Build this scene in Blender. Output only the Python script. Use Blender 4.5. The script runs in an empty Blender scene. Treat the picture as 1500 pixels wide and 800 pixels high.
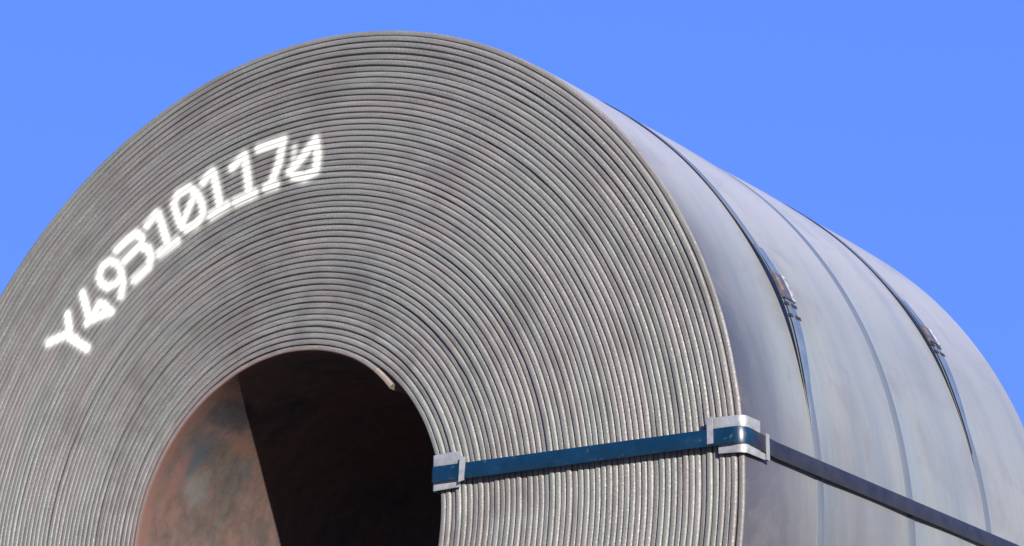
import bpy, math, random
import numpy as np
from mathutils import Vector, Matrix

scene = bpy.context.scene
col = scene.collection
rad = math.radians

# ------------------------------------------------------------------ camera
cam_d = bpy.data.cameras.new('camera')
cam = bpy.data.objects.new('camera', cam_d)
col.objects.link(cam)
CAM = Vector((3.34197, -3.9847, -1.2002))
RIGHT = Vector((0.818729, 0.574179, 0.0))
UP = Vector((0.183001, -0.260944, 0.947849))
BACK = Vector((0.544236, -0.776032, -0.318718))
m = Matrix((RIGHT, UP, BACK)).transposed().to_4x4()
m.translation = CAM
cam.matrix_world = m
cam_d.sensor_width = 36.0
cam_d.lens = 36.0 * 4000 / 1500
cam_d.clip_start = 0.05
cam_d.clip_end = 6000
scene.camera = cam

# ------------------------------------------------------------------ light
SUN = Vector((math.cos(rad(20)), -0.72, math.sin(rad(20)))).normalized()
sd = bpy.data.lights.new('sun', 'SUN')
sd.energy = 5.0
sd.angle = rad(0.5)
sd.color = (1.0, 0.95, 0.87)
sun = bpy.data.objects.new('sun', sd)
sun.rotation_euler = SUN.to_track_quat('Z', 'Y').to_euler()
sun.location = SUN * 30
col.objects.link(sun)

world = bpy.data.worlds.new('World')
scene.world = world
world.use_nodes = True
wn, wl = world.node_tree.nodes, world.node_tree.links
wn.clear()
wo = wn.new('ShaderNodeOutputWorld')
bg = wn.new('ShaderNodeBackground')
sky = wn.new('ShaderNodeTexSky')
sky.sky_type = 'NISHITA'
sky.sun_disc = False
sky.sun_elevation = math.asin(SUN.z)
sky.sun_rotation = math.atan2(SUN.x, SUN.y)
mixn = wn.new('ShaderNodeMix'); mixn.data_type = 'RGBA'
mixn.inputs['Factor'].default_value = 0.90
SKYB = 1.0
mixn.inputs['B'].default_value = (0.40 * SKYB, 1.07 * SKYB, 4.25 * SKYB, 1)   # clear deep blue
wl.new(sky.outputs[0], mixn.inputs['A'])
# pale air low over the horizon, as on any clear day
tcn = wn.new('ShaderNodeTexCoord'); sxn = wn.new('ShaderNodeSeparateXYZ'); wl.new(tcn.outputs['Generated'], sxn.inputs[0])
mr = wn.new('ShaderNodeMapRange'); mr.interpolation_type = 'SMOOTHSTEP'
mr.inputs['From Min'].default_value = 0.0; mr.inputs['From Max'].default_value = math.sin(rad(14.0))
mr.inputs['To Min'].default_value = 0.85; mr.inputs['To Max'].default_value = 0.0
wl.new(sxn.outputs[2], mr.inputs['Value'])
mx2 = wn.new('ShaderNodeMix'); mx2.data_type = 'RGBA'
wl.new(mr.outputs[0], mx2.inputs['Factor']); wl.new(mixn.outputs['Result'], mx2.inputs['A'])
mx2.inputs['B'].default_value = (1.9, 2.1, 2.5, 1)
wl.new(mx2.outputs['Result'], bg.inputs['Color'])
bg.inputs['Strength'].default_value = 0.08
wl.new(bg.outputs[0], wo.inputs[0])

vs = scene.view_settings
vs.view_transform = 'Standard'; vs.look = 'None'; vs.gamma = 1.0
vs.use_curve_mapping = False
vs.exposure = 1.6
scene.cycles.max_bounces = 5
scene.cycles.diffuse_bounces = 2

# ------------------------------------------------------------------ helpers
ROOTS = {}
def finish(name, verts, faces, mats, parent=None, midx=None, smooth=None, attr=None, label=None):
    """verts in world coordinates -> one mesh object under its thing"""
    v = np.asarray(verts, dtype=float)
    if parent is not None:
        v = v - np.array(root_loc(parent))
        loc = (0, 0, 0)
    me = bpy.data.meshes.new(name)
    me.from_pydata(v.tolist(), [], faces if isinstance(faces, list) else faces.tolist())
    for mt in (mats if isinstance(mats, (list, tuple)) else [mats]):
        me.materials.append(mt)
    n = len(me.polygons)
    if midx is not None:
        me.polygons.foreach_set('material_index', np.asarray(midx, dtype=np.int32))
    if smooth is not None:
        s = np.full(n, bool(smooth)) if isinstance(smooth, bool) else np.asarray(smooth, dtype=bool)
        me.polygons.foreach_set('use_smooth', s)
    if attr is not None:
        for k, a in attr.items():
            at = me.attributes.new(k, 'FLOAT', 'POINT')
            at.data.foreach_set('value', np.asarray(a, dtype=np.float32))
    me.update()
    o = bpy.data.objects.new(name, me)
    col.objects.link(o)
    if parent is not None:
        o.parent = parent
    if label:
        o['label'] = label
    return o

def root_loc(p):
    l = Vector((0, 0, 0))
    while p is not None:
        l += p.location
        p = p.parent
    return l

def thing(name, loc, label, cat, group=None):
    o = bpy.data.objects.new(name, None)
    o.empty_display_size = 0.1
    o.location = loc
    col.objects.link(o)
    o['label'] = label; o['category'] = cat
    if group:
        o['group'] = group
    return o

def sharp(o, ang=40):
    me = o.data
    me.set_sharp_from_angle(angle=rad(ang))
    return o

# ---- shader helpers
class NT:
    def __init__(self, name):
        self.m = bpy.data.materials.new(name)
        self.m.use_nodes = True
        self.n = self.m.node_tree.nodes
        self.l = self.m.node_tree.links
        self.b = self.n['Principled BSDF']
    def math(self, op, a, b=None, c=None):
        x = self.n.new('ShaderNodeMath'); x.operation = op
        for i, v in enumerate((a, b, c)):
            if v is None: continue
            if isinstance(v, (int, float)): x.inputs[i].default_value = v
            else: self.l.new(v, x.inputs[i])
        return x.outputs[0]
    def comb(self, a, b, c):
        x = self.n.new('ShaderNodeCombineXYZ')
        for i, v in enumerate((a, b, c)):
            if isinstance(v, (int, float)): x.inputs[i].default_value = v
            else: self.l.new(v, x.inputs[i])
        return x.outputs[0]
    def noise(self, vec, scale=1.0, detail=3.0, rough=0.55, dist=0.0):
        x = self.n.new('ShaderNodeTexNoise')
        x.inputs['Scale'].default_value = scale
        x.inputs['Detail'].default_value = detail
        x.inputs['Roughness'].default_value = rough
        x.inputs['Distortion'].default_value = dist
        self.l.new(vec, x.inputs['Vector'])
        return x.outputs['Fac']
    def ramp(self, fac, stops):
        x = self.n.new('ShaderNodeValToRGB')
        e = x.color_ramp.elements
        while len(e) < len(stops): e.new(0.5)
        for i, (p, c) in enumerate(stops):
            e[i].position = p
            e[i].color = (c, c, c, 1) if isinstance(c, (int, float)) else (*c, 1)
        self.l.new(fac, x.inputs[0])
        return x.outputs[0]
    def mix(self, fac, a, b, mode='MIX'):
        x = self.n.new('ShaderNodeMix'); x.data_type = 'RGBA'; x.blend_type = mode
        for k, v in (('Factor', fac), ('A', a), ('B', b)):
            if isinstance(v, (int, float)):
                x.inputs[k].default_value = v if k == 'Factor' else (v, v, v, 1)
            elif isinstance(v, tuple): x.inputs[k].default_value = (*v, 1)
            else: self.l.new(v, x.inputs[k])
        return x.outputs['Result']
    def bump(self, h, strength, dist):
        x = self.n.new('ShaderNodeBump')
        x.inputs['Strength'].default_value = strength
        x.inputs['Distance'].default_value = dist
        self.l.new(h, x.inputs['Height'])
        self.l.new(x.outputs[0], self.b.inputs['Normal'])
    def polar(self):
        """(radius, angle, y, arc length) of the coil, from world position (the coil axis is the world y axis)"""
        g = self.n.new('ShaderNodeNewGeometry')
        s = self.n.new('ShaderNodeSeparateXYZ'); self.l.new(g.outputs['Position'], s.inputs[0])
        x, y, z = s.outputs
        r = self.math('SQRT', self.math('ADD', self.math('MULTIPLY', x, x), self.math('MULTIPLY', z, z)))
        # seam of the angle put at the underside
        t = self.math('ARCTAN2', x, z)
        return r, t, y
    def rnd(self):
        return self.n.new('ShaderNodeObjectInfo').outputs['Random']
    def set(self, k, v):
        if isinstance(v, (int, float)): self.b.inputs[k].default_value = v
        elif isinstance(v, tuple): self.b.inputs[k].default_value = (*v, 1)
        else: self.l.new(v, self.b.inputs[k])

# ------------------------------------------------------------------ materials
def mat_edge():
    t = NT('sheared_steel_edge')
    r, a, y = t.polar()
    arc = t.math('MULTIPLY', a, 1.0)
    # broad arcs of pinkish and greenish oxide, following the wraps
    big = t.noise(t.comb(t.math('MULTIPLY', r, 14), t.math('MULTIPLY', a, 3.0), 0.0), 1.0, 3, 0.6)
    tint = t.ramp(big, [(0.40, (0.110, 0.112, 0.102)), (0.50, (0.117, 0.113, 0.105)), (0.60, (0.119, 0.110, 0.103))])
    # per wrap tone
    rn = t.rnd()
    tint = t.mix(1.0, tint, t.ramp(rn, [(0.0, 0.90), (0.5, 0.98), (1.0, 1.08)]), 'MULTIPLY')
    # streaks along each wrap
    st = t.noise(t.comb(t.math('MULTIPLY', r, 330), t.math('MULTIPLY', a, 7.0), t.math('MULTIPLY', rn, 40)), 1.0, 3, 0.6)
    tint = t.mix(1.0, tint, t.ramp(st, [(0.25, 0.78), (0.5, 0.98), (0.75, 1.18)]), 'MULTIPLY')
    # bright grains of torn steel
    gr = t.noise(t.comb(t.math('MULTIPLY', r, 260), t.math('MULTIPLY', a, 190), y), 1.0, 3, 0.7)
    gm = t.noise(t.comb(t.math('MULTIPLY', r, 9), t.math('MULTIPLY', a, 2.2), 8.1), 1.0, 3, 0.6)
    tint = t.mix(t.ramp(gm, [(0.34, 0.25), (0.58, 1.0)]), tint,
                 t.mix(1.0, tint, t.ramp(gr, [(0.3, 0.72), (0.5, 0.96), (0.60, 1.2), (0.70, 1.9)]), 'MULTIPLY'))
    # shear lines running along the wraps, finer than a wrap
    fs = t.noise(t.comb(t.math('MULTIPLY', r, 620), t.math('MULTIPLY', a, 16), t.math('MULTIPLY', rn, 17)), 1.0, 2, 0.6)
    tint = t.mix(1.0, tint, t.ramp(fs, [(0.3, 0.80), (0.7, 1.18)]), 'MULTIPLY')
    # dark brown dirt patches
    dn = t.noise(t.comb(t.math('MULTIPLY', r, 7), t.math('MULTIPLY', a, 4.5), 3.7), 1.0, 5, 0.65)
    tint = t.mix(t.ramp(dn, [(0.48, 0.0), (0.66, 0.5)]), tint, (0.062, 0.054, 0.050))
    t.set('Base Color', tint)
    t.set('Metallic', 0.25)
    t.set('Roughness', t.ramp(gr, [(0.3, 0.70), (0.7, 0.52)]))
    h = t.noise(t.comb(t.math('MULTIPLY', r, 260), t.math('MULTIPLY', a, 170), t.math('MULTIPLY', y, 200)), 1.0, 3, 0.65)
    t.bump(h, 0.45, 0.0015)
    return t.m

def mat_sheet():
    t = NT('mill_scale_sheet')
    r, a, y = t.polar()
    s1 = t.noise(t.comb(t.math('MULTIPLY', y, 9), t.math('MULTIPLY', a, 0.9), 0.0), 1.0, 5, 0.6)
    c = t.ramp(s1, [(0.30, (0.092, 0.106, 0.110)), (0.5, (0.120, 0.128, 0.124)), (0.7, (0.136, 0.138, 0.128))])
    s2 = t.noise(t.comb(t.math('MULTIPLY', y, 60), t.math('MULTIPLY', a, 1.2), 5.0), 1.0, 4, 0.6)
    c = t.mix(1.0, c, t.ramp(s2, [(0.3, 0.96), (0.7, 1.04)]), 'MULTIPLY')
    # blue oxide bands just beyond each strap
    for y0, w, k in ((0.31, 0.04, 0.3), (0.67, 0.04, 0.35), (1.01, 0.045, 0.35)):
        yw = t.math('ADD', y, t.math('MULTIPLY', t.math('SUBTRACT', s1, 0.5), 0.05))
        d = t.math('ABSOLUTE', t.math('SUBTRACT', yw, y0))
        f = t.math('MULTIPLY', t.math('SUBTRACT', 1.0, t.math('MINIMUM', t.math('DIVIDE', d, w), 1.0)), k)
        c = t.mix(f, c, (0.112, 0.145, 0.165))
    # dark reflection painted along the near edge as a purplish band, ragged inwards
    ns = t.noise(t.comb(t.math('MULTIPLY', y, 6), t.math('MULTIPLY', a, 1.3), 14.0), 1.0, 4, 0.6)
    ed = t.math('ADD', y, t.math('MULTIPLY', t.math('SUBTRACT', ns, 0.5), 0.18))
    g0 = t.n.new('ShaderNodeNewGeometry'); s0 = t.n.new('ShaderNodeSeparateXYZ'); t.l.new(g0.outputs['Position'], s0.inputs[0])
    lowz = t.ramp(t.math('ADD', s0.outputs[2], t.math('MULTIPLY', t.math('SUBTRACT', ns, 0.5), 0.3)), [(0.25, 1.0), (0.75, 0.25)])  # painted reflection weakens towards the crown
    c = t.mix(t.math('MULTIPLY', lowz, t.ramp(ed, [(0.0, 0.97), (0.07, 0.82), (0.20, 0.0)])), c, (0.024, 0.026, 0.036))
    # pale grazing reflection on the crown of the coil, painted into the colour
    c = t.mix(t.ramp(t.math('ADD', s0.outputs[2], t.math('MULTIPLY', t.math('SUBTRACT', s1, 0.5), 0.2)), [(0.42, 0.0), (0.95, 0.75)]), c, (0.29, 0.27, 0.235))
    # dark reflection low on the near shoulder painted into the colour, with streaks
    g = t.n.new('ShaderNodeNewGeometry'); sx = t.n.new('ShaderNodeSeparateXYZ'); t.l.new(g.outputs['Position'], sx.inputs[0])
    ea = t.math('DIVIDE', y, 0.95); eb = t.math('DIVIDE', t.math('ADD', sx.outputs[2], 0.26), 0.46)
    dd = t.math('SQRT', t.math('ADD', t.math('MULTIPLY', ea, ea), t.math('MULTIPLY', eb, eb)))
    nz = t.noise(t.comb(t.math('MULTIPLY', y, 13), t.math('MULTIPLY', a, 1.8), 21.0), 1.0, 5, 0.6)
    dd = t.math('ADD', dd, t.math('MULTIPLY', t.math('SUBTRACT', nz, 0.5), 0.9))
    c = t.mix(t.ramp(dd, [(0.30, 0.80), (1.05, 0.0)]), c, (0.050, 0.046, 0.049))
    # short scuffs and water marks
    q1 = t.noise(t.comb(t.math('MULTIPLY', y, 45), t.math('MULTIPLY', a, 14), 31.0), 1.0, 7, 0.75, 0.5)
    c = t.mix(t.ramp(q1, [(0.58, 0.0), (0.66, 0.4)]), c, (0.080, 0.074, 0.074))
    c = t.mix(t.ramp(q1, [(0.30, 0.35), (0.38, 0.0)]), c, (0.20, 0.20, 0.195))
    # scuffs and brown stain
    sc = t.noise(t.comb(t.math('MULTIPLY', y, 5), t.math('MULTIPLY', a, 6), 9.0), 1.0, 6, 0.65, 0.6)
    c = t.mix(t.ramp(sc, [(0.50, 0.0), (0.68, 0.55)]), c, (0.092, 0.086, 0.080))
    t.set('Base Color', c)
    t.set('Metallic', 0.15)
    t.set('Sheen Weight', 1.0); t.set('Sheen Roughness', 0.3); t.set('Sheen Tint', (1.0, 0.95, 0.86))
    rg = t.noise(t.comb(t.math('MULTIPLY', y, 20), t.math('MULTIPLY', a, 3), 2.0), 1.0, 4, 0.6)
    t.set('Roughness', t.ramp(rg, [(0.3, 0.32), (0.7, 0.50)]))
    h = t.noise(t.comb(t.math('MULTIPLY', y, 40), t.math('MULTIPLY', a, 8), 2.0), 1.0, 3, 0.5)
    # fine scratches and scuffs
    tcn = t.n.new('ShaderNodeTexCoord').outputs['Object']
    fn = t.noise(t.comb(t.math('MULTIPLY', y, 300), t.math('MULTIPLY', a, 9), 2.0), 1.0, 2, 0.5)
    h = t.math('ADD', h, t.math('MULTIPLY', fn, 0.12))
    t.bump(h, 0.16, 0.002)
    return t.m

def mat_bore():
    t = NT('rusty_bore_sheet')
    r, a, y = t.polar()
    v = t.comb(t.math('MULTIPLY', y, 5), t.math('MULTIPLY', a, 1.6), 0.0)
    s1 = t.noise(v, 1.0, 6, 0.62, 0.8)
    c = t.ramp(s1, [(0.30, (0.022, 0.025, 0.030)), (0.42, (0.050, 0.039, 0.035)), (0.54, (0.066, 0.043, 0.038)), (0.68, (0.074, 0.042, 0.036))])
    v2 = t.comb(t.math('MULTIPLY', y, 18), t.math('MULTIPLY', a, 2.6), 6.3)
    s2 = t.noise(v2, 1.0, 5, 0.6, 1.0)
    c = t.mix(t.ramp(s2, [(0.55, 0.0), (0.72, 0.6)]), c, (0.036, 0.046, 0.052))
    s3 = t.noise(t.comb(t.math('MULTIPLY', y, 34), t.math('MULTIPLY', a, 9), 1.0), 1.0, 7, 0.72, 0.4)
    c = t.mix(1.0, c, t.ramp(s3, [(0.3, 0.72), (0.7, 1.25)]), 'MULTIPLY')
    # blue-grey scale streak and an orange rust run near the mouth of the bore
    wv = t.noise(t.comb(t.math('MULTIPLY', y, 14), t.math('MULTIPLY', a, 5), 4.4), 1.0, 6, 0.7, 0.8)
    for y0, a0, sy, sa, colr, k in ((0.085, -0.86, 0.035, 0.16, (0.028, 0.036, 0.046), 0.75), (0.125, -1.10, 0.030, 0.10, (0.075, 0.085, 0.088), 0.4),
                                    (0.06, -1.03, 0.016, 0.14, (0.10, 0.048, 0.040), 0.5), (0.20, -0.78, 0.06, 0.06, (0.09, 0.048, 0.035), 0.6), (0.12, -0.62, 0.09, 0.10, (0.020, 0.020, 0.024), 0.8)):
        e1 = t.math('DIVIDE', t.math('SUBTRACT', y, y0), sy); e2 = t.math('DIVIDE', t.math('SUBTRACT', a, a0), sa)
        q = t.math('ADD', t.math('MULTIPLY', e1, e1), t.math('MULTIPLY', e2, e2))
        q = t.math('ADD', q, t.math('MULTIPLY', t.math('SUBTRACT', wv, 0.5), 5.5))
        c = t.mix(t.ramp(t.math('MULTIPLY', q, 0.6), [(0.0, k), (1.0, 0.0)]), c, colr)
    # rust line just inside the mouth
    yy = t.math('ADD', y, t.math('MULTIPLY', t.math('SUBTRACT', s3, 0.5), 0.03))
    c = t.mix(t.ramp(t.math('MULTIPLY', yy, 10), [(0.12, 0.75), (0.36, 0.0)]), c, (0.085, 0.045, 0.038))
    t.set('Base Color', c)
    t.set('Roughness', 0.75)
    t.set('Specular IOR Level', 0.12)
    t.bump(s3, 0.25, 0.002)
    return t.m

def mat_navy():
    t = NT('navy_strap_paint')
    tc = t.n.new('ShaderNodeTexCoord').outputs['Object']
    s = t.noise(tc, 26.0, 5, 0.65)
    c = t.ramp(s, [(0.35, (0.0008, 0.0105, 0.022)), (0.6, (0.0010, 0.0135, 0.034)), (0.78, (0.006, 0.024, 0.045))])
    sc = t.noise(tc, 60.0, 5, 0.7)
    c = t.mix(t.ramp(sc, [(0.62, 0.0), (0.70, 0.55)]), c, (0.06, 0.075, 0.09))
    # the run along the coil's side is dark grey
    g = t.n.new('ShaderNodeNewGeometry'); sx = t.n.new('ShaderNodeSeparateXYZ'); t.l.new(g.outputs['Position'], sx.inputs[0])
    yy = t.math('ADD', sx.outputs[1], t.math('MULTIPLY', t.math('SUBTRACT', s, 0.5), 0.02))
    c = t.mix(t.ramp(t.math('MULTIPLY', yy, 10), [(0.05, 0.0), (0.35, 1.0)]), c, t.mix(t.ramp(s, [(0.35, 0.0), (0.7, 1.0)]), (0.0085, 0.0078, 0.0080), (0.016, 0.0145, 0.0145)))
    t.set('Base Color', c)
    t.set('Roughness', t.ramp(s, [(0.3, 0.26), (0.7, 0.38)]))
    t.set('Specular IOR Level', 0.35)
    t.bump(sc, 0.08, 0.001)
    return t.m

def mat_blued():
    t = NT('blued_steel_strap')
    r, a, y = t.polar()
    s = t.noise(t.comb(t.math('MULTIPLY', y, 50), t.math('MULTIPLY', a, 6), 0.0), 1.0, 4, 0.6)
    c = t.ramp(s, [(0.3, (0.085, 0.100, 0.108)), (0.7, (0.110, 0.120, 0.124))])
    t.set('Base Color', c)
    t.set('Metallic', 0.35)
    t.set('Roughness', 0.36)
    return t.m

def mat_strap_edge():
    t = NT('worn_shaded_strap_edge')
    tc = t.n.new('ShaderNodeTexCoord').outputs['Object']
    s = t.noise(tc, 18.0, 4, 0.6)
    r, a, y = t.polar()
    # bare bright edge low on the side, gap shadow painted in further up
    up = t.math('ADD', a, t.math('MULTIPLY', t.math('SUBTRACT', s, 0.5), 0.25))
    c = t.ramp(up, [(0.0, 0.02)])
    c = t.mix(t.ramp(t.math('SUBTRACT', up, 0.9), [(0.45, 0.0), (0.53, 1.0)]), (0.012, 0.012, 0.015), (0.16, 0.16, 0.16))
    t.set('Base Color', c)
    t.set('Metallic', 0.4); t.set('Roughness', 0.4)
    return t.m

def mat_galv(name='galvanised_steel', lo=0.17, hi=0.27):
    t = NT(name)
    tc = t.n.new('ShaderNodeTexCoord').outputs['Object']
    s = t.noise(tc, 55.0, 4, 0.6)
    t.set('Base Color', t.ramp(s, [(0.3, (lo, lo, lo * 0.99)), (0.7, (hi, hi, hi * 0.99))]))
    t.set('Metallic', 0.45)
    t.set('Roughness', t.ramp(s, [(0.3, 0.33), (0.7, 0.48)]))
    t.bump(s, 0.1, 0.001)
    return t.m

def mat_simple(name, c, rough=0.6, metal=0.0, var=0.15, scale=12.0):
    t = NT(name)
    tc = t.n.new('ShaderNodeTexCoord').outputs['Object']
    s = t.noise(tc, scale, 5, 0.62)
    lo = tuple(x * (1 - var) for x in c); hi = tuple(x * (1 + var) for x in c)
    t.set('Base Color', t.ramp(s, [(0.3, lo), (0.7, hi)]))
    t.set('Roughness', rough); t.set('Metallic', metal)
    t.bump(s, 0.15, 0.003)
    return t.m

def mat_paint():
    t = NT('sprayed_white_paint')
    at = t.n.new('ShaderNodeAttribute'); at.attribute_name = 'cover'
    r, a, y = t.polar()
    sp = t.noise(t.comb(t.math('MULTIPLY', r, 500), t.math('MULTIPLY', a, 420), 0.0), 1.0, 2, 0.6)
    al = t.math('ADD', at.outputs['Fac'], t.math('MULTIPLY', t.math('SUBTRACT', sp, 0.5), 0.22))
    al = t.math('MULTIPLY', al, t.math('GREATER_THAN', at.outputs['Fac'], 0.03))
    cl = t.n.new('ShaderNodeClamp'); t.l.new(al, cl.inputs[0])
    t.set('Base Color', (0.46, 0.46, 0.43))
    t.set('Roughness', 0.7)
    t.set('Alpha', cl.outputs[0])
    return t.m

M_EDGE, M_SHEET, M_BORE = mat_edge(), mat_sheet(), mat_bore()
M_NAVY, M_BLUED, M_SEDGE = mat_navy(), mat_blued(), mat_strap_edge()
M_GALV = mat_galv()
M_SEAL = mat_galv('seal_steel', 0.25, 0.42)
M_PAINT = mat_paint()
M_BTAIL = mat_simple('blue_strap_end', (0.075, 0.100, 0.135), 0.36, 0.3, 0.2, 20)
M_SEALD = mat_simple('dark_seal_steel', (0.06, 0.055, 0.06), 0.45, 0.3, 0.4, 90)
M_TAIL = mat_simple('oxidised_strip_end', (0.13, 0.105, 0.085), 0.55, 0.1, 0.25, 60)
M_CONC = mat_simple('yard_concrete', (0.12, 0.112, 0.10), 0.9, 0, 0.2, 1.5)
M_WOOD = mat_simple('weathered_timber', (0.20, 0.15, 0.105), 0.85, 0, 0.3, 9)
M_RUST = mat_simple('rust_flecks', (0.085, 0.062, 0.052), 0.7, 0.1, 0.4, 120)
M_DARK = mat_simple('dark_slot', (0.004, 0.004, 0.005), 0.7, 0.0, 0.1, 50)

# ------------------------------------------------------------------ ground (below the picture)
GZ = -1.75
gv, gf = [], []
S = 3000.0
grid = [-S, -300, -40, -8, 0, 8, 40, 300, S]
for i, yy in enumerate(grid):
    for j, xx in enumerate(grid):
        gv.append((xx, yy, GZ))
n = len(grid)
for i in range(n - 1):
    for j in range(n - 1):
        gf.append((i * n + j, i * n + j + 1, (i + 1) * n + j + 1, (i + 1) * n + j))
g = finish('ground', gv, gf, M_CONC)
g['kind'] = 'structure'; g['label'] = 'grey concrete yard ground below the coil'

# ------------------------------------------------------------------ the coil
L = 1.333                 # strip width
R0 = 0.374                # radius of the strip's inner face at its inner end
PITCH = 0.0123
W = 0.0112                # strip thickness; the rest of the pitch is the gap
PHI0, PHI1 = 45.0, 45.0 + 53.57 * 360
rs = np.random.RandomState(7)
def vnoise(n, seed):
    a = np.random.RandomState(seed).uniform(-1, 1, n + 2)
    def f(x):
        x = np.clip(np.asarray(x, float), 0, n)
        i = np.floor(x).astype(int); u = x - i; u = u * u * (3 - 2 * u)
        return a[i] * (1 - u) + a[i + 1] * u
    return f
N1 = vnoise(1400, 1); N2 = vnoise(5000, 2); N3 = vnoise(1400, 3); N4 = vnoise(60, 4); N5 = vnoise(9000, 5)
def window(x, a, b, s):
    return 1 / (1 + np.exp(-(x - a) / s)) / (1 + np.exp((x - b) / s))
def theta_of(phi):
    return np.mod(np.asarray(phi) + 90, 360) - 90        # -90..270
def centre_r(phi):
    """radius of the middle of the strip at unrolled angle phi (degrees)"""
    phi = np.asarray(phi, float)
    r = R0 + PITCH * (phi - PHI0) / 360 + W / 2
    r = r + 0.00042 * N1(phi / 16.0) + 0.00016 * N2(phi / 5.0) + 0.00010 * N5(phi / 2.2)
    k = (PHI1 - phi) / 360.0                              # turns from the outer end
    th = theta_of(phi)
    r = r + 0.0012 * window(th, 25, 118, 6) * (1 / (1 + np.exp((k - 3.9) / 0.02)))
    r = r + 0.0016 * window(th, -60, 3, 4) * (1 / (1 + np.exp((k - 1.05) / 0.02)))
    r = r - 0.0075 * np.clip((PHI0 + 20 - phi) / 20, 0, 1) ** 1.6     # sprung inner end
    return r
def front_y(phi):
    """how far the strip's edge stands back from the mean front plane"""
    phi = np.asarray(phi, float)
    k = phi / 360.0
    return 0.0009 * N3(phi / 22.0) + 0.0019 * N4(k + 3) + 0.00035 * N5(phi / 3.0)
# rounded, slightly burred edge: (offset across the thickness -1..1, depth)
PROF = [(-1.0, 0.0170), (-1.0, 0.0036), (-0.96, 0.0015), (-0.86, 0.0006), (-0.55, 0.0002), (-0.15, 0.0),
        (0.25, 0.0001), (0.58, 0.0005), (0.83, 0.0014), (0.96, 0.0028), (1.0, 0.0046), (1.0, 0.0170)]
def prof_depth(u):
    us = np.array([-1.0, -0.96, -0.86, -0.55, -0.15, 0.25, 0.58, 0.83, 0.96, 1.0])
    ds = np.array([0.0036, 0.0015, 0.0006, 0.0002, 0.0, 0.0001, 0.0005, 0.0014, 0.0028, 0.0046])
    return np.interp(u, us, ds)

coil = thing('steel_coil', (0, L / 2, -1.04),
             'huge coil of thick grey steel strip with number sprayed white on its face', 'steel coil')

def bulge(y):
    s = np.array([0.0, 0.275, 0.64, 0.985, L])
    i = np.clip(np.searchsorted(s, y, side='right') - 1, 0, 3)
    u = (y - s[i]) / (s[i + 1] - s[i])
    a = np.where(i == 0, 0.002, np.where(i == 3, 0.002, 0.0035))
    return a * np.sin(np.pi * np.clip(u, 0, 1)) ** 0.8

pieces = []
p0 = PHI0
while p0 < PHI1 - 1e-6:
    nb = (math.floor((p0 - 270) / 360 + 1e-6) + 1) * 360 + 270
    pieces.append((p0, min(nb, PHI1))); p0 = min(nb, PHI1)

for pi_, (pa, pb) in enumerate(pieces):
    phis = [pa]
    x = pa
    while x < pb - 1e-6:
        th = (x + 90) % 360 - 90
        x = x + (0.75 if -22 < th < 196 else 2.5)
        phis.append(min(x, pb))
    ph = np.array(phis)
    last = pi_ >= len(pieces) - 2
    first = pi_ <= 1
    rc = centre_r(ph); fy = front_y(ph); by = 0.0012 * N3(ph / 25.0 + 500)
    c, s = np.cos(np.radians(ph)), np.sin(np.radians(ph))
    ys_mid = list(np.linspace(0.03, L - 0.03, 28)) if last else [L * 0.5]
    ring = []      # (radial offset, y array)
    mat = []
    for u, d in PROF:
        ring.append((rc + u * W / 2, fy + d))
    # outer side going back
    for yy in ys_mid:
        b = float(bulge(np.array(yy))) if last else 0.0
        ring.append((rc + W / 2 + b, np.full_like(rc, yy)))
    nf = len(PROF)
    no = len(ring)
    for u, d in reversed(PROF):
        ring.append((rc + u * W / 2, L - by - d))
    nb_ = len(ring)
    for yy in reversed(ys_mid):
        b = float(bulge(np.array(yy))) if last else 0.0
        ring.append((rc - W / 2 + b, np.full_like(rc, yy)))
    K = len(ring)
    V = np.zeros((len(ph), K, 3))
    for j, (rr, yy) in enumerate(ring):
        V[:, j, 0] = rr * c; V[:, j, 1] = yy; V[:, j, 2] = rr * s
    npn = len(ph)
    ii = np.repeat(np.arange(npn - 1), K); jj = np.tile(np.arange(K), npn - 1)
    j2 = (jj + 1) % K
    F = np.stack([ii * K + jj, (ii + 1) * K + jj, (ii + 1) * K + j2, ii * K + j2], 1)
    # materials: 0 edge, 1 sheet, 2 bore
    def mi(j):
        if first and j <= (3 if pi_ == 0 else 2): return 2
        if 1 <= j <= nf - 3: return 0
        if no + 1 <= j <= nb_ - 3: return 0
        if j >= nb_ - 2 or j < 1: return 2 if first else 1
        return 1
    mrow = np.array([mi(j) for j in range(K)])
    faces = F.tolist()
    midx = np.tile(mrow, (npn - 1, 1))
    if pi_ == 0:
        midx[ph[:-1] < PHI0 + 8, 1:nf - 1] = 3
    midx = midx.reshape(-1).tolist()
    # end caps of the strip
    if pi_ == 0:
        faces.append(list(range(K))); midx.append(3)
    if pi_ == len(pieces) - 1:
        faces.append([(npn - 1) * K + j for j in reversed(range(K))]); midx.append(0)
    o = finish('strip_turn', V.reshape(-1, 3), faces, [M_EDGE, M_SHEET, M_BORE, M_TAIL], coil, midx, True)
    o.data.polygons[-1].use_smooth = pi_ not in (0, len(pieces) - 1)
    sharp(o, 50)
    if pi_ == 0:
        o['label'] = 'innermost turn with its sprung free end at the eye'
    if pi_ == len(pieces) - 1:
        o['label'] = 'outermost turn with smooth blue-grey outer face'

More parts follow.
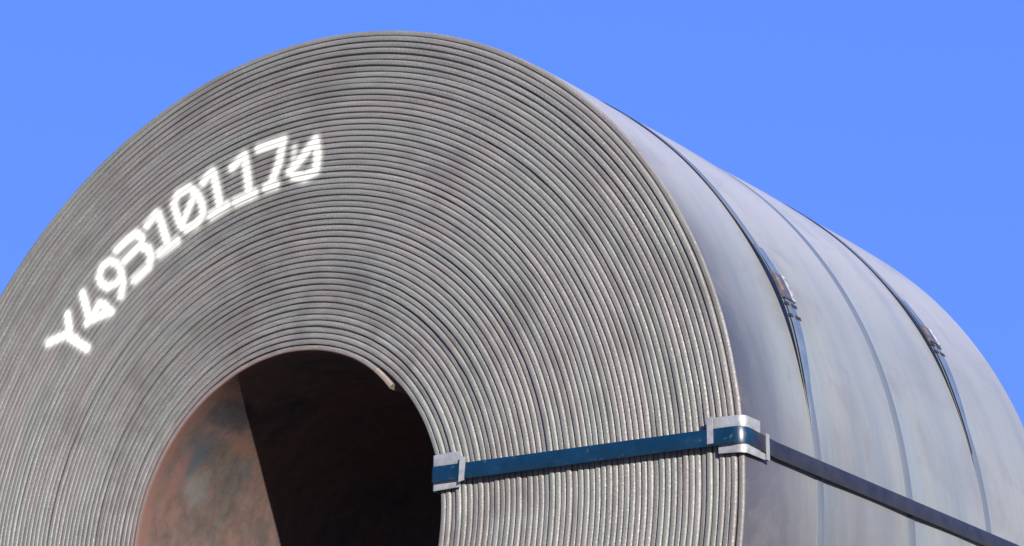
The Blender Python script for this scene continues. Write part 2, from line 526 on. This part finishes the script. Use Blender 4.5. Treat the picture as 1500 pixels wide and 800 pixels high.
# sprayed number, one film per character, following the strip edges
CHARS = [
    ('Y', [[(-0.6582, 0.5127), (-0.611, 0.521), (-0.5783, 0.5061)], [(-0.6062, 0.5657), (-0.5973, 0.5231)], [(-0.5925, 0.5116), (-0.5451, 0.4806)]]),
    ('4', [[(-0.5654, 0.6053), (-0.5414, 0.5417)], [(-0.5469, 0.5367), (-0.5301, 0.5487), (-0.5161, 0.5733), (-0.5001, 0.5673), (-0.4854, 0.5511)], [(-0.5413, 0.5402), (-0.5046, 0.5471), (-0.4815, 0.5503)]]),
    ('9', [[(-0.5201, 0.6348), (-0.5117, 0.6561), (-0.4887, 0.6638), (-0.4645, 0.6499), (-0.4555, 0.63), (-0.4659, 0.6108), (-0.4928, 0.6053), (-0.5132, 0.6183), (-0.5201, 0.6348)], [(-0.4579, 0.638), (-0.4482, 0.6059), (-0.4543, 0.5799)]]),
    ('3', [[(-0.4725, 0.685), (-0.4443, 0.7007), (-0.4178, 0.7106), (-0.4036, 0.6986), (-0.4046, 0.6836), (-0.4493, 0.6561)], [(-0.4024, 0.6786), (-0.3807, 0.6683), (-0.3719, 0.6484), (-0.3804, 0.629), (-0.4175, 0.6076)]]),
    ('1', [[(-0.3896, 0.7231), (-0.3639, 0.7437)], [(-0.36, 0.7429), (-0.3233, 0.6629)], [(-0.3512, 0.6519), (-0.3029, 0.6708)]]),
    ('0', [[(-0.2747, 0.7827), (-0.2552, 0.768), (-0.2369, 0.7385), (-0.2319, 0.7134), (-0.2517, 0.6965), (-0.2776, 0.6913), (-0.2934, 0.705), (-0.308, 0.7322), (-0.3169, 0.7568), (-0.3046, 0.7754), (-0.2747, 0.7827)], [(-0.2605, 0.7615), (-0.288, 0.7099)]]),
    ('1b', [[(-0.2373, 0.7869), (-0.2138, 0.8045)], [(-0.21, 0.8022), (-0.1859, 0.7218)], [(-0.2112, 0.7076), (-0.1674, 0.721)]]),
    ('1c', [[(-0.1581, 0.8029), (-0.1275, 0.8218)], [(-0.1257, 0.8214), (-0.1073, 0.7292)], [(-0.1455, 0.7238), (-0.0947, 0.7325)]]),
    ('7', [[(-0.0875, 0.828), (-0.0224, 0.8314)], [(-0.0241, 0.8303), (-0.0333, 0.7831), (-0.0517, 0.7426)], [(-0.0641, 0.7378), (-0.0389, 0.7384)]]),
    ('0b', [[(0.0604, 0.8128), (0.0206, 0.7773), (-0.002, 0.76)], [(0.0621, 0.8139), (0.0685, 0.7785), (0.0659, 0.7467), (0.0361, 0.7385), (0.0091, 0.7473)], [(0.0071, 0.8099), (0.0063, 0.7804), (0.0053, 0.754)]]),
]
def seg_dist(px, pz, a, b):
    ax, az = a; bx, bz = b
    dx, dz = bx - ax, bz - az
    t = np.clip(((px - ax) * dx + (pz - az) * dz) / (dx * dx + dz * dz), 0, 1)
    return np.hypot(px - ax - t * dx, pz - az - t * dz)
PHASE_END = PHI1
def face_depth(r, th):
    """y of the coil's front face at radius r, angle th (deg, arrays)"""
    base = R0 + W / 2
    k = np.round(((r - base) / PITCH * 360 + PHI0 - th) / 360)
    best = np.full_like(r, 9.0); out = np.zeros_like(r)
    for dk in (-1, 0, 1):
        phi = th + 360 * (k + dk)
        u = (r - centre_r(phi)) / (W / 2)
        better = np.abs(u) < best
        y = front_y(phi) + np.minimum(prof_depth(np.clip(u, -1, 1)), 0.0022)
        out = np.where(better, y, out); best = np.where(better, np.abs(u), best)
    return out, best
for ci, (nm, strokes) in enumerate(CHARS):
    pts = np.array([p for s_ in strokes for p in s_])
    rr = np.hypot(pts[:, 0], pts[:, 1]); tt = np.degrees(np.arctan2(pts[:, 1], pts[:, 0]))
    r_lo, r_hi = rr.min() - 0.034, rr.max() + 0.034
    t_lo, t_hi = tt.min() - 2.6, tt.max() + 2.6
    nr = int((r_hi - r_lo) / 0.0009); nt = int((t_hi - t_lo) / 0.085)
    RR, TT = np.meshgrid(np.linspace(r_lo, r_hi, nr), np.linspace(t_lo, t_hi, nt), indexing='ij')
    X = RR * np.cos(np.radians(TT)); Z = RR * np.sin(np.radians(TT))
    cov = np.zeros_like(X)
    for si, s_ in enumerate(strokes):
        d = np.full_like(X, 9.0)
        for a_, b_ in zip(s_[:-1], s_[1:]):
            d = np.minimum(d, seg_dist(X, Z, a_, b_))
        core = 0.0038; wgt = 1.0
        if nm == '0b' and si == 2: core, wgt = 0.0015, 0.6
        if nm in ('0', '9') : core = 0.0032
        cc = np.where(d < core, 1.0, 0.86 * np.exp(-((d - core) / 0.0078) ** 2) + 0.14 * np.exp(-((d - core) / 0.014) ** 2)) * wgt
        cov = np.maximum(cov, cc)
    Y, UU = face_depth(RR, TT)
    Y = Y - 0.0005
    cov = cov * (1 - 0.28 * np.clip((UU - 0.72) / 0.3, 0, 1)) * 0.96
    keep = cov > 0.03
    idx = -np.ones(cov.shape, int)
    q = keep[:-1, :-1] & keep[1:, :-1] & keep[:-1, 1:] & keep[1:, 1:]
    used = np.zeros(cov.shape, bool)
    used[:-1, :-1] |= q; used[1:, :-1] |= q; used[:-1, 1:] |= q; used[1:, 1:] |= q
    idx[used] = np.arange(used.sum())
    V = np.stack([X[used], Y[used], Z[used]], 1)
    a0 = idx[:-1, :-1][q]; a1 = idx[1:, :-1][q]; a2 = idx[1:, 1:][q]; a3 = idx[:-1, 1:][q]
    F = np.stack([a0, a3, a2, a1], 1)
    finish('painted_character', V, F, M_PAINT, coil, None, True, {'cover': cov[used]},
           'sprayed white ' + {'Y': 'letter Y', '4': 'figure 4', '9': 'figure 9', '3': 'figure 3', '1': 'figure 1 after the 3',
            '0': 'slashed zero', '1b': 'figure 1 after the slashed zero', '1c': 'figure 1 before the 7', '7': 'figure 7', '0b': 'partly sprayed slashed zero at the end'}[nm])

# ------------------------------------------------------------------ sweeps
def sweep(path, nrm, width, w, t, closed=False):
    """rectangular band: path points (bottom centre), outward normals, width axes"""
    P = np.array(path, float); Nn = np.array(nrm, float); Wd = np.array(width, float)
    Nn /= np.linalg.norm(Nn, axis=1)[:, None]; Wd /= np.linalg.norm(Wd, axis=1)[:, None]
    w = np.broadcast_to(np.asarray(w, float), (len(P),))
    e = 0.0012
    prof = [(-0.5, 0.0, 0, 0), (-0.5, 1.0, 0, -e * 0.35), (-0.5, 1.0, e, 0), (0.5, 1.0, -e, 0), (0.5, 1.0, 0, -e * 0.35), (0.5, 0.0, 0, 0)]
    V = []
    t = np.broadcast_to(np.asarray(t, float), (len(P),))
    for i in range(len(P)):
        e_ = min(e, w[i] * 0.3)
        for a, b, da, db in prof:
            V.append(P[i] + Wd[i] * (a * w[i] + math.copysign(min(abs(da), e_), da)) + Nn[i] * (b * t[i] + db))
    K = len(prof); n = len(P)
    F = []
    mi = []
    for i in range(n if closed else n - 1):
        i2 = (i + 1) % n
        for j in range(K):
            j2 = (j + 1) % K
            F.append((i * K + j, i * K + j2, i2 * K + j2, i2 * K + j))
            mi.append(0 if j in (2, 5) else 1)
    if not closed:
        F.append(tuple(reversed(range(K)))); mi.append(1)
        F.append(tuple((n - 1) * K + j for j in range(K))); mi.append(1)
    return V, F, mi

def outer_r(th, y=None):
    """radius of the coil's outer face at angle th in degrees"""
    th = np.asarray(th, float)
    phi = th + 360 * np.floor((PHI1 - th) / 360)
    return centre_r(phi) + W / 2

def circ_strap(y0, seal_th, lift, label, sz=1.0):
    st = thing('steel_strap', (0, y0, -1.045), label, 'strap', 'straps round the coil')
    def off(th):
        d = (th - seal_th + 180) % 360 - 180
        return 0.0008 + 0.0010 * window(d, 0, 60, 3) + lift * np.exp(-np.abs(d / 6.5) ** 2.2)
    # lower band, the full turn; ends under the seal's upper layer
    a = np.arange(seal_th - 4, seal_th - 4 + 360.01, 1.0)
    r = outer_r(a) + off(a)
    # smooth the step at the strip's tail
    r = np.convolve(np.r_[r[-7:-1], r, r[1:7]], np.ones(7) / 7, 'same')[6:-6]
    yy = y0 + 0.0 * a
    c, s = np.cos(np.radians(a)), np.sin(np.radians(a))
    P = np.stack([r * c, yy, r * s], 1); Nn = np.stack([c, 0 * c, s], 1); Wd = np.tile([0, 1.0, 0], (len(a), 1))
    V, F, mi = sweep(P, Nn, Wd, 0.028, 0.0007 + 0.0010 * window((a - seal_th + 180) % 360 - 180, 0, 60, 3))
    b = finish('band', V, F, [M_BLUED, M_SEDGE if seal_th > 0 else M_BLUED], st, mi, True); sharp(b, 35)
    # overlapping free end, lying askew over the band
    a = np.arange(seal_th - 15, seal_th + 7.01, 0.5)
    u = np.clip((seal_th - 2 - a) / 13, 0, 1)
    r = outer_r(a) + off(a) + 0.0016 + 0.003 * u * (1 - u) * 2
    yy = y0 + 0.009 - 0.020 * u ** 1.5
    ww = 0.0330 * (1 - 0.93 * u ** 2.0)
    c, s = np.cos(np.radians(a)), np.sin(np.radians(a))
    P = np.stack([r * c, yy, r * s], 1); Nn = np.stack([c, 0 * c, s], 1); Wd = np.tile([0, 1.0, 0], (len(a), 1))
    V, F, mi = sweep(P, Nn, Wd, ww, 0.0010)
    b = finish('band_end', V, F, [M_BTAIL, M_SEDGE], st, mi, True); sharp(b, 35)
    # crimped seal round both layers, notched along its edges
    a = np.arange(seal_th - 0.3, seal_th - 0.3 + 3.5 * sz, 0.22)
    r = outer_r(a) + off(a) - 0.0012
    ww = 0.036
    c, s = np.cos(np.radians(a)), np.sin(np.radians(a))
    P = np.stack([r * c, y0 + 0.005 + 0 * a, r * s], 1); Nn = np.stack([c, 0 * c, s], 1); Wd = np.tile([0, 1.0, 0], (len(a), 1))
    V, F, mi = sweep(P, Nn, Wd, ww, 0.0066)
    sl = finish('seal', V, F, [M_SEALD, M_SEALD], st, mi, True); sharp(sl, 35)
    lw = np.array([0.0115 if (i % 5) not in (2, 3) else 0.0025 for i in range(len(a))])
    P2 = P + Nn * 0.0004; P2[:, 1] = y0 + 0.005 + 0.018 + lw / 2
    V, F, mi = sweep(P2, Nn, Wd, lw, 0.0066)
    finish('seal_lip', V, F, [M_SEAL, M_SEAL], sl, mi, False)
    # rust flecks on the band beside the seal
    a = np.arange(seal_th + 0.6, seal_th + 2.6 * sz, 0.3)
    r = outer_r(a) + off(a) + 0.0055
    c, s = np.cos(np.radians(a)), np.sin(np.radians(a))
    P = np.stack([r * c, y0 - 0.003 + 0 * a, r * s], 1); Nn = np.stack([c, 0 * c, s], 1); Wd = np.tile([0, 1.0, 0], (len(a), 1))
    V, F, mi = sweep(P, Nn, Wd, 0.012, 0.0006)
    finish('rust_stain', V, F, [M_RUST, M_RUST], sl, mi, True)
    # crimp marks across the bands below the seal
    for th in (seal_th - 0.9 * sz, seal_th - 2.3 * sz):
        for dy, w_ in ((-0.006, 0.016), (0.021, 0.021)):
            a = np.array([th - 0.2, th + 0.2])
            r = outer_r(a) + off(a) + 0.0024 + 0.0006
            c, s = np.cos(np.radians(a)), np.sin(np.radians(a))
            P = np.stack([r * c, y0 + dy + 0.001 + 0 * a, r * s], 1); Nn = np.stack([c, 0 * c, s], 1); Wd = np.tile([0, 1.0, 0], (2, 1))
            V, F, mi = sweep(P, Nn, Wd, w_, 0.0009)
            finish('crimp', V, F, [M_DARK, M_DARK], st, mi, False)
    return st

circ_strap(0.272, 21.3, 0.010, 'blued steel strap round the coil nearest its numbered face, large crimped seal')
circ_strap(0.632, -118, 0.004, 'blued steel strap round the middle of the coil, no seal in sight')
circ_strap(0.978, 27.4, 0.007, 'blued steel strap round the far end of the coil, small crimped seal', 0.72)

# ------------------------------------------------------------------ strap through the eye
es = thing('eye_strap', (0.7, L / 2, 0.03), 'dark blue strap running through the eye and across the face of the coil', 'strap')
YF = -0.0140              # front plane of the strap's underside
RI = 0.3755; RO = 1.041
def arc_pts(cx, cy, r, a0, a1, n=9):
    return [(cx + r * math.cos(rad(a)), cy + r * math.sin(rad(a)), math.cos(rad(a)), math.sin(rad(a))) for a in np.linspace(a0, a1, n)]
def loop(gap, yf, rc=0.012, rb=0.024):
    """closed loop in the (x, y) plane round the wall of the coil: inner face, front, outer face, back"""
    x0, x1 = RI - gap, RO + gap
    y0, y1 = yf, L + gap
    pts = []
    for i in range(25):
        u = i / 24; pts.append((x0 + rc + (x1 - x0 - rc - rb) * u, y0, 0, -1))
    pts += arc_pts(x1 - rb, y0 + rb, rb, -90, 0, 15)[1:-1]
    for i in range(30):
        u = i / 29; pts.append((x1, y0 + rb + (y1 - y0 - rc - rb) * u, 1, 0))
    pts += arc_pts(x1 - rc, y1 - rc, rc, 0, 90)[1:-1]
    for i in range(10):
        u = i / 9; pts.append((x1 - rc - (x1 - x0 - 2 * rc) * u, y1, 0, 1))
    pts += arc_pts(x0 + rc, y1 - rc, rc, 90, 180)[1:-1]
    for i in range(10):
        u = i / 9; pts.append((x0, y1 - rc - (y1 - y0 - 2 * rc) * u, -1, 0))
    pts += arc_pts(x0 + rc, y0 + rc, rc, 180, 270)[1:-1]
    return pts
def zline(x, y):
    zf = 0.0675 - 0.0366 * (x - 0.385)
    zs = 0.0375
    u = min(max(y / 0.10, 0), 1)
    return zf * (1 - u) + zs * u if x > 0.7 else zf
pts = loop(0.0060, YF)
P = [(x, y, zline(x, y)) for x, y, a, b in pts]
Nn = [(a, b, 0) for x, y, a, b in pts]
Wd = [(0, 0, 1)] * len(pts)
V, F, mi = sweep(P, Nn, Wd, 0.0305, 0.0011, closed=True)
b = finish('band', V, F, [M_NAVY, M_NAVY], es, mi, True); sharp(b, 35)

# ------------------------------------------------------------------ edge protectors
def protector_outer():
    root = thing('edge_protector', (1.04, 0, 0.01), 'silvery slotted corner plate under the blue strap at the coil rim', 'edge protector', 'edge protectors under the blue strap')
    gap = 0.0035; yf = YF + 0.0065
    rc = 0.014
    def path(xs, ye):
        x1 = RO + gap
        p = [(x, yf, 0, -1) for x in np.linspace(xs, x1 - rc, 6)]
        p += arc_pts(x1 - rc, yf + rc, rc, -90, 0)[1:]
        p += [(x1, y, 1, 0) for y in np.linspace(yf + rc, ye, 8)[1:]]
        return p
    def band(xs, ye, zlo, zhi, t=0.0016):
        p = path(xs, ye)
        P = [(x, y, (zlo(x, y) + zhi(x, y)) / 2) for x, y, a, b in p]
        Nn = [(a, b, 0) for x, y, a, b in p]
        w = [zhi(x, y) - zlo(x, y) for x, y, a, b in p]
        return sweep(P, Nn, [(0, 0, 1)] * len(p), w, t)
    zs = lambda x, y: zline(x, y)
    top = lambda x, y: (0.0828 - 0.05 * (x - 0.975)) if y < 0.004 else 0.0790
    up = lambda x, y: zs(x, y) + 0.0165
    lo = lambda x, y: zs(x, y) - 0.0165
    bot = lambda x, y: (0.0165 - 0.09 * (x - 0.993)) if y < 0.004 else 0.0118
    for nm, args in (('upper_flange', (0.975, 0.046, up, top)), ('lower_flange', (0.993, 0.0715, bot, lo)), ('web', (0.993, 0.046, lo, up))):
        V, F, mi = band(*args)
        o = finish(nm, V, F, M_GALV, root, None, True); sharp(o, 35)
    # retaining bars over the strap
    def bar(pts4, n, t):
        """pts4: corners, extruded along n"""
        a = np.array(pts4, float); n = np.array(n, float)
        V = np.vstack([a, a + n * t * 0.7])
        F = [(0, 3, 2, 1), (4, 5, 6, 7), (0, 1, 5, 4), (1, 2, 6, 5), (2, 3, 7, 6), (3, 0, 4, 7)]
        return V, F
    yb = YF - 0.0014
    V, F = bar([(0.9745, yb, 0.0340), (0.9865, yb, 0.0345), (0.9865, yb, 0.0822), (0.9745, yb, 0.0828)], (0, -1, 0), 0.0016)
    o = finish('retaining_bar', V, F, M_GALV, root, None, False)
    xb = RO + 0.0060 + 0.0014
    V, F = bar([(xb, 0.0605, 0.0122), (xb, 0.0715, 0.0118), (xb, 0.0715, 0.0595), (xb, 0.0605, 0.0602)], (1, 0, 0), 0.0016)
    finish('retaining_bar', V, F, M_GALV, root, None, False)
    return root
protector_outer()

def protector_inner():
    root = thing('edge_protector', (0.38, 0, 0.04), 'short silvery corner plate under the blue strap at the edge of the eye', 'edge protector', 'edge protectors under the blue strap')
    gap = 0.0035; yf = YF + 0.0065; rc = 0.005
    x0 = RI - gap
    def path(xe, ye):
        p = [(x, yf, 0, -1) for x in np.linspace(xe, x0 + rc, 5)]
        p += arc_pts(x0 + rc, yf + rc, rc, 270, 180)[1:]
        p += [(x0, y, -1, 0) for y in np.linspace(yf + rc, ye, 5)[1:]]
        return p
    zc = lambda x, y: zline(x, y)
    def band(nm, xe, ye, zlo, zhi):
        p = path(xe, ye)
        P = [(x, y, (zlo(x) + zhi(x)) / 2) for x, y, a, b in p]
        w = [zhi(x) - zlo(x) for x, y, a, b in p]
        V, F, mi = sweep(P, [(a, b, 0) for x, y, a, b in p], [(0, 0, 1)] * len(p), w, 0.0016)
        F = [tuple(reversed(f)) for f in F]
        o = finish(nm, V, F, M_GALV, root, None, True); sharp(o, 35)
    up = lambda x: zline(x, 0) + 0.0165
    lo = lambda x: zline(x, 0) - 0.0165
    band('upper_flange', 0.436, 0.08, up, lambda x: 0.1065)
    band('lower_flange', 0.4365, 0.08, lambda x: 0.0375, lo)
    band('web', 0.436, 0.08, lo, up)
    yb = YF - 0.0016
    a = np.array([(0.4385, yb, 0.0440), (0.4495, yb + 0.0015, 0.0470), (0.4525, yb + 0.0015, 0.0905), (0.4415, yb, 0.0930)])
    V = np.vstack([a, a + np.array((0, -1, 0)) * 0.0022])
    F = [(0, 3, 2, 1), (4, 5, 6, 7), (0, 1, 5, 4), (1, 2, 6, 5), (2, 3, 7, 6), (3, 0, 4, 7)]
    finish('retaining_bar', V, F, M_GALV, root, None, False)
protector_inner()

# ------------------------------------------------------------------ timber bearers the coil lies on (below the picture)
def bearer(y0):
    root = thing('timber_bearer', (0, y0, GZ), 'weathered timber bearer under the %s end of the coil' % ('numbered' if y0 < 0.6 else 'far'), 'timber bearer', 'timber bearers under the coil')
    def box(nm, x0, x1, ya, yb, z0, z1, taper=0.0):
        V = [(x0, ya, z0), (x1, ya, z0), (x1, yb, z0), (x0, yb, z0), (x0 + taper, ya, z1), (x1 - taper, ya, z1), (x1 - taper, yb, z1), (x0 + taper, yb, z1)]
        F = [(0, 3, 2, 1), (4, 5, 6, 7), (0, 1, 5, 4), (1, 2, 6, 5), (2, 3, 7, 6), (3, 0, 4, 7)]
        finish(nm, V, F, M_WOOD, root, None, False)
    box('beam', -1.1, 1.1, y0 - 0.13, y0 + 0.13, GZ, -1.052)
    for sx in (-1, 1):
        a, b = 0.42 * sx, 0.78 * sx
        V = [(a, y0 - 0.1, -1.05), (b, y0 - 0.1, -1.05), (b, y0 - 0.1, -0.80), (a, y0 + 0.1, -1.05), (b, y0 + 0.1, -1.05), (b, y0 + 0.1, -0.80)]
        F = [(0, 1, 2), (3, 5, 4), (0, 3, 4, 1), (1, 4, 5, 2), (0, 2, 5, 3)]
        if sx < 0: F = [tuple(reversed(f)) for f in F]
        finish('wedge', V, F, M_WOOD, root, None, False)
bearer(0.3); bearer(1.0)
